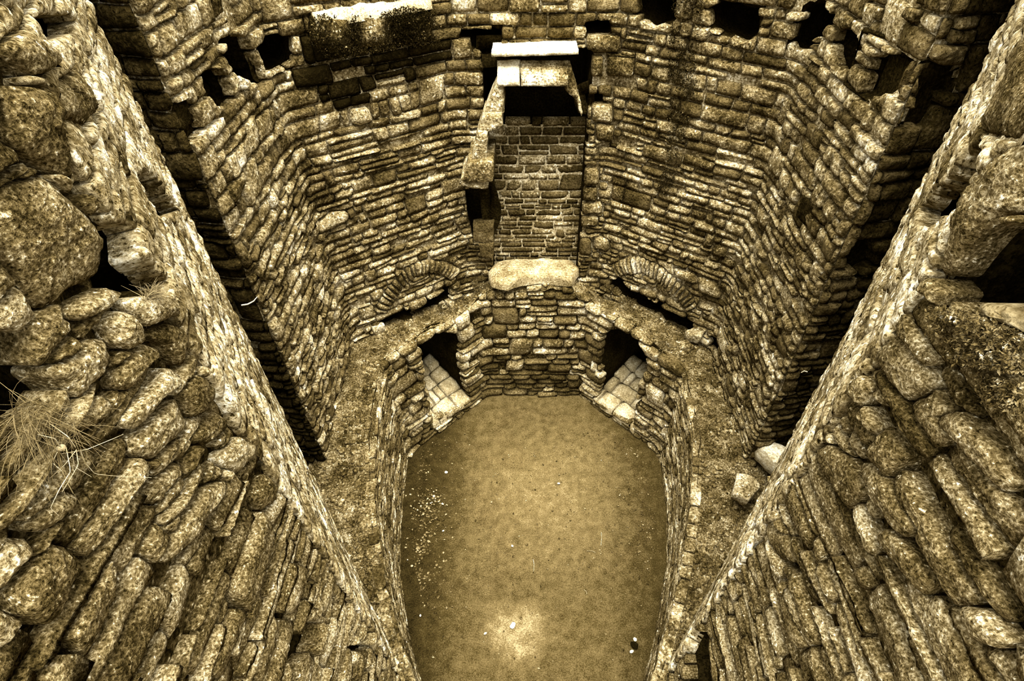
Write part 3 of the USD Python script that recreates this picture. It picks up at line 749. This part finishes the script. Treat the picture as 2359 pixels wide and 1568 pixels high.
def pebble(rs, r, flat=.7, sub=1):
    m = trimesh.creation.icosphere(sub, 1.0)
    v = m.vertices * np.array([1, rs.uniform(.6, .95), flat * rs.uniform(.7, 1.1)])
    v = v + (meshkit.noise(v * 1.7 + rs.uniform(0, 90), 2)[:, None] - .5) * .5 * v
    a = rs.uniform(0, 6.28); c, s = math.cos(a), math.sin(a)
    return (v @ np.array([[c, s, 0], [-s, c, 0], [0, 0, 1]])) * r, m.faces
rs = np.random.RandomState(77)
bits = []
for k in range(4200):
    s, w = rs.uniform(0, low.L), rs.uniform(.08, .95)
    p = ledge_z(np.array([s]), np.array([w]))[0]
    v, f = pebble(rs, abs(rs.normal(.014, .014)) + .008)
    bits.append((v + p, f))
v, f = merge(bits); put(ledge, 'rubble', v, f, M_RUBBLE, kind='stuff')
bits = []
for k in range(1500):
    e = rs.rand()
    x = rs.choice([-1, 1]) * (2.05 - abs(rs.normal(0, .33))) if e < .75 else rs.uniform(-1.9, 1.9)
    y = rs.uniform(2.4, 6.2)
    if abs(x) > 1.92 - max(0, 4.4 - y) * .33 or (y > 5.6 and abs(x) > 7.75 - y): continue
    v, f = pebble(rs, abs(rs.normal(.007, .005)) + .004)
    bits.append((v + (x, y, .004), f))
for k in range(420):
    x, y = -1.75 + abs(rs.normal(0, .22)), rs.uniform(3.0, 5.0)
    if x < -1.92 + max(0, 4.4 - y) * .33: continue
    v, f = pebble(rs, rs.uniform(.009, .022), .5, 1)
    bits.append((v + (x, y, .006), f))
for k in range(2600):
    x, y = rs.uniform(-1.9, 1.9), rs.uniform(2.2, 6.9)
    if abs(x) > 1.92 - max(0, 4.4 - y) * .33 or abs(x) > 7.75 - y: continue
    v, f = pebble(rs, rs.uniform(.003, .007), .6, 0)
    bits.append((v + (x, y, .006), f))
v, f = merge(bits); put(None, 'gravel', v, f, M_RUBBLE, kind='stuff', label='fine pale gravel scattered along the edges of the earth floor', category='gravel')

# ------------------------------------------------------------------ fireplace
fp = thing('fireplace', 'ruined stone fireplace with a broken hood, one corbel and a coursed stone back', 'fireplace')
fb = Ring([(-.80, 7.74), (.84, 7.74)], [(-.80, 7.74), (.84, 7.74)], 2.2, 5.2, fillet=.02)
fbm = Masonry(fb, [(0, fb.L, fp)], 51)
fbm.course(0, fb.L, 2.6, 4.86, lambda z: (.07, .10) if z < 3.3 else (.09, .17), lambda s, z: (.14, .42), BRICK, lambda s, z, r: M_DARK if r.rand() < .65 else M_STONE, gapz=(.014, .024), gaps=(.012, .022), wob=.010, missing=0)
ns, nz = 40, 60
s, z = np.meshgrid(np.linspace(0, fb.L, ns), np.linspace(2.3, 4.88, nz), indexing='ij')
put(fp, 'back_mortar', fb(s, z, 0.0 * s - .006).reshape(-1, 3), grid_faces(ns, nz), M_JOINT)
fbm.flush()
def block_mesh(x0, x1, prof, nx=14, seed=0, amp=.02, skew=0.0, xe=None):
    """A stone prism: profile (y, z) polygon resampled, carried along x and roughened."""
    pr = Polygon(prof); n = 36
    o = np.array([pr.exterior.interpolate(t, normalized=True).coords[0] for t in np.linspace(0, 1, n, endpoint=False)])
    c = o.mean(0)
    xs = np.linspace(x0, x1, nx)
    rows = [(x0, .0)] + [(x, 1.0) for x in xs] + [(x1, .0)]
    Vv = np.vstack([np.stack([np.full(n, x), *(c + (o - c) * (k if k else .02)).T], 1) for x, k in rows])
    Vv = Vv + (meshkit.fbm(Vv * 9 + seed, 3, seed) - .5)[:, None] * amp * 2 * np.array([1, 1, 1])
    Vv[:, 2] += skew * (Vv[:, 0] - x0)
    i = np.arange(n); j = (i + 1) % n; Fc = []
    for k in range(len(rows) - 1):
        Fc += [np.stack([k * n + i, k * n + j, (k + 1) * n + j], 1), np.stack([k * n + i, (k + 1) * n + j, (k + 1) * n + i], 1)]
    return Vv, np.vstack(Fc)
# shelf slab, lintel of the hood in two stones, right stump, left cheek stones, corbel
pS = at_y(1235, 121, 7.25)
xa, xb = at_y(1134, 121, 7.25)[0], at_y(1330, 121, 7.25)[0]
v, f = block_mesh(xa, xb, [(7.10, pS[2] - .01), (7.5, pS[2] + .01), (7.5, pS[2] + .045), (7.10, pS[2] + .035)], amp=.012, skew=.03)
put(fp, 'shelf', v, f, M_WHITE, label='thin bright stone shelf above the hood')
zl = at_y(1235, 195, 7.12)[2]; zt = at_y(1235, 165, 7.2)[2]
xl, xm, xr = at_y(1146, 180, 7.15)[0], at_y(1199, 180, 7.15)[0], at_y(1308, 180, 7.15)[0]
prof = [(7.06, zl), (7.06, zl + .07), (7.13, zl + .17), (7.30, zl + .23), (7.36, zl + .18), (7.34, zl)]
v, f = block_mesh(xl, xm - .006, prof, amp=.016, seed=3); put(fp, 'hood_lintel', v, f, M_WHITE)
v, f = block_mesh(xm + .006, xr, prof, amp=.016, seed=4); put(fp, 'hood_lintel', v, f, M_PALE)
hx = at_y(1322, 200, 7.2)[0]
def slab(px, y0, y1, seed, thick=None, amp=.02):
    """A stone with the outline of measured pixels on the plane y0, running back to y1."""
    o = np.array([at_y(u, v, y0) for u, v in px])
    pg = Polygon(o[:, [0, 2]]); n = 40
    q = np.array([pg.exterior.interpolate(t, normalized=True).coords[0] for t in np.linspace(0, 1, n, endpoint=False)])
    if not Polygon(q).exterior.is_ccw: q = q[::-1]
    c = q.mean(0); rows = [(y0, .02), (y0, .5), (y0 + .004, .93), (y0 + .03, 1.0), ((y0 + y1) / 2, 1.0), (y1, 1.0), (y1, .02)]
    Vv = np.vstack([np.stack([(c + (q - c) * k)[:, 0], np.full(n, y), (c + (q - c) * k)[:, 1]], 1) for y, k in rows])
    Vv = Vv + (meshkit.fbm(Vv * 11 + seed, 3, seed) - .5)[:, None] * amp * 2
    i = np.arange(n); j = (i + 1) % n; Fc = []
    for k in range(len(rows) - 1):
        Fc += [np.stack([k * n + i, k * n + j, (k + 1) * n + j], 1), np.stack([k * n + i, (k + 1) * n + j, (k + 1) * n + i], 1)]
    return Vv, np.vstack(Fc)
for k, (px, y0, y1) in enumerate([
        ([(1300, 160), (1316, 160), (1334, 226), (1322, 226), (1300, 208), (1304, 192)], 7.14, 7.5),
        ([(1334, 226), (1343, 262), (1340, 270), (1322, 226)], 7.2, 7.5),
        ([(1142, 198), (1162, 198), (1161, 264), (1114, 264), (1130, 222)], 7.10, 7.48),
        ([(1112, 267), (1156, 266), (1157, 292), (1130, 303), (1102, 300)], 6.98, 7.48),
        ([(1100, 304), (1124, 304), (1120, 372), (1086, 372), (1092, 335)], 6.92, 7.48)]):
    v, f = slab(px, y0, y1, 20 + k); put(fp, 'hood_stone', v, f, M_STONE if k != 1 else M_PALE)
v, f = slab([(1076, 376), (1136, 372), (1138, 418), (1112, 424), (1066, 420)], 6.80, 7.48, 31); put(fp, 'corbel', v, f, M_STONE)
v, f = slab([(1060, 415), (1072, 402), (1118, 424), (1116, 436), (1062, 430)], 6.84, 7.48, 32); put(fp, 'corbel', v, f, M_STONE)
# left jamb below the corbel and hearth slab
v, f = slab([(1088, 520), (1138, 516), (1136, 560), (1092, 558)], 7.40, 7.6, 33); put(fp, 'jamb_stone', v, f, M_DARK)
v, f = slab([(1102, 562), (1138, 560), (1136, 598), (1108, 596)], 7.38, 7.6, 34); put(fp, 'jamb_stone', v, f, M_DARK)
hz = 2.74
hg = np.array([at_z(u, v_, hz)[:2] for u, v_ in [(1148, 602), (1192, 598), (1250, 596), (1312, 598), (1326, 612), (1310, 636), (1262, 628), (1200, 634), (1170, 646), (1140, 640), (1134, 620)]])
hp = Polygon(hg).buffer(.05); n = 60
q = np.array([hp.exterior.interpolate(t, normalized=True).coords[0] for t in np.linspace(0, 1, n, endpoint=False)])
if not Polygon(q).exterior.is_ccw: q = q[::-1]
c = q.mean(0); rows = [(hz - .16, 1.03), (hz - .06, 1.02), (hz - .02, .96), (hz, .86), (hz + .01, .6), (hz + .01, .3), (hz + .01, .02)]
Vv = np.vstack([np.column_stack([c + (q - c) * k, np.full(n, zz_)]) for zz_, k in rows])
Vv[:, 2] += (meshkit.fbm(Vv * 7, 3, 4) - .5) * .07
i = np.arange(n); j = (i + 1) % n
Fc = np.vstack([np.vstack([np.stack([k * n + i, k * n + j, (k + 1) * n + j], 1), np.stack([k * n + i, (k + 1) * n + j, (k + 1) * n + i], 1)]) for k in range(len(rows) - 1)])
put(fp, 'hearth_slab', Vv, Fc, M_HEARTH, label='smooth pale hearth bed')

# ================================================================== small things
# bright sill of the embrasure in the left chamfer, with its mossy front
upS = upper.ring
sill = upS.sz([(712, 22), (850, 8), (992, 4)])
ss0, ss1, sz_ = sill[0, 0], sill[2, 0], float(sill[:, 1].mean())
n = 26
uu, vv, UU, VV, e = squircle(n, 12, .12)
S_ = ss0 + (uu + 1) / 2 * (ss1 - ss0); D_ = .10 - (vv + 1) / 2 * .85
Z_ = sz_ + .14 * (VV + 1) / 2
Z_ = np.where(e, Z_ - .12, Z_)
P = upS(S_, Z_, np.where(e, D_ * .95, D_))
P[..., 2] += np.where(e, 0, (meshkit.fbm(P * 6, 3, 3) - .5) * .10)
put(None, 'window_sill', P.reshape(-1, 3), grid_faces(n + 3, 15)[:, ::-1], M_WHITE, label='bright worn stone window sill above the black damp patch, left of the fireplace', category='sill')

def leaves(points, normals, rs, size):
    """Small two-sided leaf lozenges about the points."""
    n = len(points)
    a = rs.normal(size=(n, 3)) + normals * .3; a /= np.linalg.norm(a, axis=1, keepdims=True)
    b = np.cross(a, rs.normal(size=(n, 3))); b /= np.linalg.norm(b, axis=1, keepdims=True)
    c = np.cross(a, b)
    L = size * rs.uniform(.5, 1.4, (n, 1)); W = L * rs.uniform(.35, .6, (n, 1))
    V = np.stack([points - a * L / 2, points + b * W / 2 + c * W * .2, points + a * L / 2, points - b * W / 2 + c * W * .2], 1).reshape(-1, 3)
    k = np.arange(n)[:, None] * 4
    return V, np.vstack([k + [0, 1, 2], k + [0, 2, 3]])
def moss_on(ring, px, n, d, size, seed, label, mat=None, name='moss'):
    rs = np.random.RandomState(seed)
    g = ring.poly(px) if not isinstance(px, Polygon) else px
    shapely.prepare(g)
    x0, y0, x1, y1 = g.bounds
    q = np.stack([rs.uniform(x0, x1, n * 6), rs.uniform(y0, y1, n * 6)], 1)
    q = q[shapely.contains_xy(g, q[:, 0], q[:, 1])]
    w = meshkit.fbm(np.stack([q[:, 0] * 6, q[:, 1] * 6, q[:, 0] * 0 + seed], -1), 3, seed)
    q = q[w > rs.uniform(.30, .62, len(q))][:n]
    dd = d[0] + (d[1] - d[0]) * rs.rand(len(q)) ** 1.5
    P = ring(q[:, 0], q[:, 1], dd); N = ring.normal(q[:, 0])
    V, Fc = leaves(P, N, rs, size)
    put(None, name, V, Fc, mat or M_MOSS, smooth=False, label=label, category=name.replace('_', ' '), kind='stuff')
moss_on(up, [(700, 62), (720, 30), (760, 22), (850, 30), (930, 8), (985, 22), (1002, 60), (1000, 96), (930, 100), (860, 110), (800, 128), (740, 128), (715, 105)], 7000, (.08, .24), .026, 1, 'dark moss and fern tangle hanging below the bright window sill')
moss_on(up, [(1555, -20), (1625, -20), (1622, 60), (1600, 110), (1608, 190), (1592, 260), (1575, 330), (1560, 400), (1540, 450), (1512, 440), (1535, 380), (1540, 300), (1545, 220), (1540, 150), (1545, 80)], 3200, (.02, .085), .026, 2, 'dark moss streak running down the slanting wall right of the fireplace')
moss_on(nr, [(2170, 705), (2260, 722), (2360, 770), (2360, 862), (2300, 850), (2220, 840), (2165, 790)], 3500, (.02, .075), .016, 3, 'dark moss speckled with white below the large dark opening of the near right wall')
moss_on(nr, [(2250, 850), (2360, 880), (2360, 960), (2290, 930)], 900, (.02, .06), .014, 4, 'thin moss patch on the near right wall close to the right edge', name='moss')

# moss clumps on the ledge
def clump(u, v, z, r, n, seed, label, flat=.5):
    rs = np.random.RandomState(seed); c = at_z(u, v, z)
    d = rs.normal(size=(n, 3)); d /= np.linalg.norm(d, axis=1, keepdims=True); d[:, 2] = np.abs(d[:, 2])
    k = rs.uniform(.6, 1.0, (n, 1)) * (1 + .5 * (meshkit.noise(d * 2.2 + seed, seed)[:, None] - .5))
    P = c + d * k * r * np.array([1, 1, flat]); V, Fc = leaves(P, d, rs, .022)
    put(None, 'moss_clump', V, Fc, M_MOSS, smooth=False, label=label, category='moss', kind='stuff')
clump(722, 1010, 2.15, .26, 1500, 1, 'dark moss clump at the foot of the left passage slot', 1.0)
clump(1102, 654, 2.45, .14, 500, 2, 'small moss clump on the ledge just left of the hearth slab')
clump(1022, 712, 2.25, .14, 500, 3, 'small moss clump on the ledge above the left loop opening')
clump(1445, 700, 2.25, .16, 600, 4, 'moss clump on the ledge above the right loop opening')
clump(1400, 665, 2.4, .10, 300, 5, 'tiny moss clump on the ledge just right of the hearth slab')
clump(1530, 800, 2.1, .15, 500, 6, 'moss clump on the ledge at the right corner above the lower wall')

# grass: arching blades, each a tapered three-sided strip
def tube3(path, r0, r1):
    path = np.asarray(path, float); n = len(path)
    tg = np.gradient(path, axis=0); tg /= np.maximum(np.linalg.norm(tg, axis=1, keepdims=True), 1e-9)
    a = np.cross(tg, [.3, .9, .2]); a /= np.maximum(np.linalg.norm(a, axis=1, keepdims=True), 1e-9); b = np.cross(tg, a)
    r = np.linspace(r0, r1, n)[:, None]
    V = np.stack([path + r * (a * math.cos(q) + b * math.sin(q)) for q in (0, 2.09, 4.19)], 1).reshape(-1, 3)
    Fc = []
    for k in range(n - 1):
        for j in range(3):
            A_, B_, C_, D_ = k * 3 + j, k * 3 + (j + 1) % 3, (k + 1) * 3 + (j + 1) % 3, (k + 1) * 3 + j
            Fc += [[A_, B_, C_], [A_, C_, D_]]
    return V, np.array(Fc)
def on_face(ring, u, v, d):
    s = ring.sz([(u, v)])[0]
    return ring(s[:1], s[1:], d)[0]
rs = np.random.RandomState(9)
def tuft(name, px_poly, n, length, seed, label, lean, r=.0016):
    rs = np.random.RandomState(seed); parts = []
    x0, y0 = np.min(px_poly, 0); x1, y1 = np.max(px_poly, 0)
    while len(parts) < n:
        u, v = rs.uniform(x0, x1), rs.uniform(y0, y1)
        if not Polygon(px_poly).contains(shapely.Point(u, v)): continue
        p = on_face(nl, u, v, .03)
        if np.isnan(p).any(): continue
        L = length * rs.uniform(.5, 1.2); dr = np.array(lean) + rs.normal(0, .45, 3); dr /= np.linalg.norm(dr)
        tt = np.linspace(0, 1, 7)[:, None]
        path = p + dr * L * tt + np.array([.25, 0, -.8]) * L * tt ** 2 * rs.uniform(.1, .6) + np.array([0, 0, .2 * L]) * tt
        parts.append(tube3(path, r * rs.uniform(.7, 1.3), .0003))
    V, Fc = merge(parts)
    put(None, name, V, Fc, M_GRASS, label=label, category='grass')
tuft('grass_tuft', [(10, 945), (90, 915), (170, 960), (190, 1000), (120, 1040), (30, 1010)], 190, .16, 3, 'long dry grass tuft growing out of the near left wall below the black hollow', (.3, -.75, .25), .0011)
tuft('grass_tuft', [(318, 692), (345, 672), (380, 672), (350, 698)], 140, .07, 4, 'short pale grass tuft on the near left wall under the triangular hollow', (.4, -.2, .7), .0012)
dead = thing('dead_plant', 'bleached dead plant with bare stems spreading from one root on the near left wall', 'dead plant')
for k, pts in enumerate([[(110, 1030), (95, 1085), (78, 1130), (92, 1170), (118, 1188)], [(112, 1035), (120, 1070), (113, 1133)], [(120, 1035), (160, 1065), (205, 1092), (260, 1098), (297, 1100)],
                         [(120, 1038), (155, 1075), (187, 1098)], [(110, 1040), (100, 1065), (92, 1085)], [(125, 1045), (160, 1035), (200, 1010), (235, 1000)],
                         [(105, 1030), (60, 1010), (20, 1000)], [(115, 1030), (90, 1005), (75, 975)], [(108, 1036), (104, 1070), (98, 1100)]]):
    P = np.array([on_face(nl, u, v, .07 + .03 * math.sin(i_ * 1.3 + k)) for i_, (u, v) in enumerate(pts)])
    P = P[~np.isnan(P).any(1)]
    if len(P) < 2: continue
    tt = np.linspace(0, len(P) - 1, 4 * len(P)); P = np.stack([np.interp(tt, np.arange(len(P)), P[:, c_]) for c_ in range(3)], 1)
    V, Fc = tube3(P, .0016, .0007); put(dead, 'stem', V, Fc, M_STEM)
V, Fc = pebble(np.random.RandomState(3), .012, .8, 2); put(dead, 'root', V + on_face(nl, 112, 1032, .055), Fc, M_STEM)

# pebbles, chips and twigs on the floor
rs = np.random.RandomState(41)
def floor_point(u, v): return at_z(u, v, .012)
for u, v, r, lab in [(1287, 1113, .024, 'white pebble alone near the middle of the floor'), (1181, 1440, .05, 'largest white stone chip, on the pale worn patch of the floor'),
                     (1463, 1472, .026, 'white chip on the floor near the near right wall, upper of two'), (1455, 1500, .030, 'white chip on the floor near the near right wall, lower of two'),
                     (1028, 1087, .028, 'white pebble on the dark left edge of the floor, nearest the loop'), (1180, 1257, .018, 'small white pebble in the centre of the floor'),
                     (1118, 1458, .022, 'narrow pale chip just left of the pale worn patch'), (1021, 1222, .020, 'white pebble among the gravel by the left wall'), (968, 1417, .018, 'white pebble on the dark floor at lower left')]:
    V, Fc = pebble(rs, r, .5, 2)
    put(None, 'pebble', V + floor_point(u, v), Fc, M_PEBBLE, label=lab, category='pebble')
for k in range(48):
    u, v = rs.uniform(925, 1040), 1120 + abs(rs.normal(0, 1)) * 130
    if v > 1420 or u < 930 + max(0, v - 1250) * .12 or u > 1040 - (v - 1120) * .1: continue
    V, Fc = pebble(rs, rs.uniform(.010, .024), .5, 1)
    put(None, 'pebble', V + floor_point(u, v), Fc, M_PALE, label='pale pebble in the gravel along the left edge of the floor', category='pebble', group='pale pebbles along the left edge of the floor')
for (u0, v0), (u1, v1), lab in [((1385, 1226), (1384, 1256), 'straight pale twig right of the middle of the floor'), ((1228, 1288), (1229, 1316), 'bent pale twig left of the middle of the floor'),
                                ((1345, 1358), (1352, 1368), 'short pale twig on the lower part of the floor'), ((1352, 1268), (1372, 1272), 'thin pale twig lying crosswise on the floor')]:
    a, b = floor_point(u0, v0), floor_point(u1, v1); m = (a + b) / 2 + [.012, .01, .006]
    V, Fc = tube3([a, m, b], .004, .003); put(None, 'twig', V, Fc, M_STEM, label=lab, category='twig')
V, Fc = pebble(rs, .055, .4, 2); put(None, 'dark_stone', V + floor_point(1460, 1486) + [0, 0, .012], Fc, M_BLACK, label='dark flat stone on the floor between two white chips', category='stone')

# loose stones and blocks
def block_on(u_v, z, h, mat, name, label, cat, seed, group=None):
    o = np.array([at_z(u, v, z)[:2] for u, v in u_v]); pg = Polygon(o).buffer(0); n = 44
    q = np.array([pg.exterior.interpolate(t_, normalized=True).coords[0] for t_ in np.linspace(0, 1, n, endpoint=False)])
    if not Polygon(q).exterior.is_ccw: q = q[::-1]
    c = q.mean(0); rows = [(z - h, .02), (z - h, .9), (z - h * .5, 1.02), (z - .03, 1.0), (z - .006, .93), (z, .6), (z, .02)]
    V = np.vstack([np.column_stack([c + (q - c) * k, np.full(n, zz_)]) for zz_, k in rows])
    V = V + (meshkit.fbm(V * 9 + seed, 3, seed) - .5)[:, None] * .05
    i = np.arange(n); j = (i + 1) % n
    Fc = np.vstack([np.vstack([np.stack([k * n + i, k * n + j, (k + 1) * n + j], 1), np.stack([k * n + i, (k + 1) * n + j, (k + 1) * n + i], 1)]) for k in range(len(rows) - 1)])
    put(None, name, V, Fc, mat, label=label, category=cat, group=group)
block_on([(1726, 1000), (1748, 990), (1830, 1040), (1806, 1074), (1780, 1060)], 2.42, .26, M_WHITE, 'stone_block', 'pale stone block jutting out at the foot of the right passage slot', 'stone block', 1)
block_on([(1700, 1085), (1735, 1095), (1752, 1120), (1725, 1150), (1690, 1130)], 2.22, .18, M_PALE, 'stone_block', 'low pale block on the right ledge, nearer than the jutting block', 'stone block', 2)
block_on([(1580, 760), (1598, 752), (1622, 764), (1616, 774), (1588, 770)], 2.30, .16, M_PALE, 'loose_stone', 'pale loose stone lying below the right relieving arch', 'loose stone', 3)
block_on([(1556, 782), (1584, 782), (1602, 796), (1570, 800)], 2.16, .14, M_STONE, 'loose_stone', 'rounded brown stone just below the pale loose stone on the right ledge', 'loose stone', 4)
block_on([(852, 748), (880, 738), (886, 744), (862, 760)], 2.32, .14, M_PALE, 'loose_stone', 'pale loose stone at the left end of the left relieving arch', 'loose stone', 5)
block_on([(808, 886), (819, 888), (812, 902), (804, 900)], 2.15, .10, M_PEBBLE, 'loose_stone', 'small white stone on the left ledge beside the upper wall', 'loose stone', 6)
# a curved white strip at the edge of the left slot and a scrap in the right one
J = lambda u, v: at_y(u, v, 4.02)
V, Fc = tube3([J(557, 703), J(572, 700), J(585, 693), J(593, 683)], .010, .004); put(None, 'plastic_strip', V, Fc, M_PEBBLE, label='curved white strip caught in the left passage slot', category='strip')
V, Fc = tube3([J(1846, 858), J(1852, 854), J(1860, 856)], .007, .006); put(None, 'plastic_scrap', V, Fc, M_PEBBLE, label='tiny white scrap in the right passage slot', category='scrap')
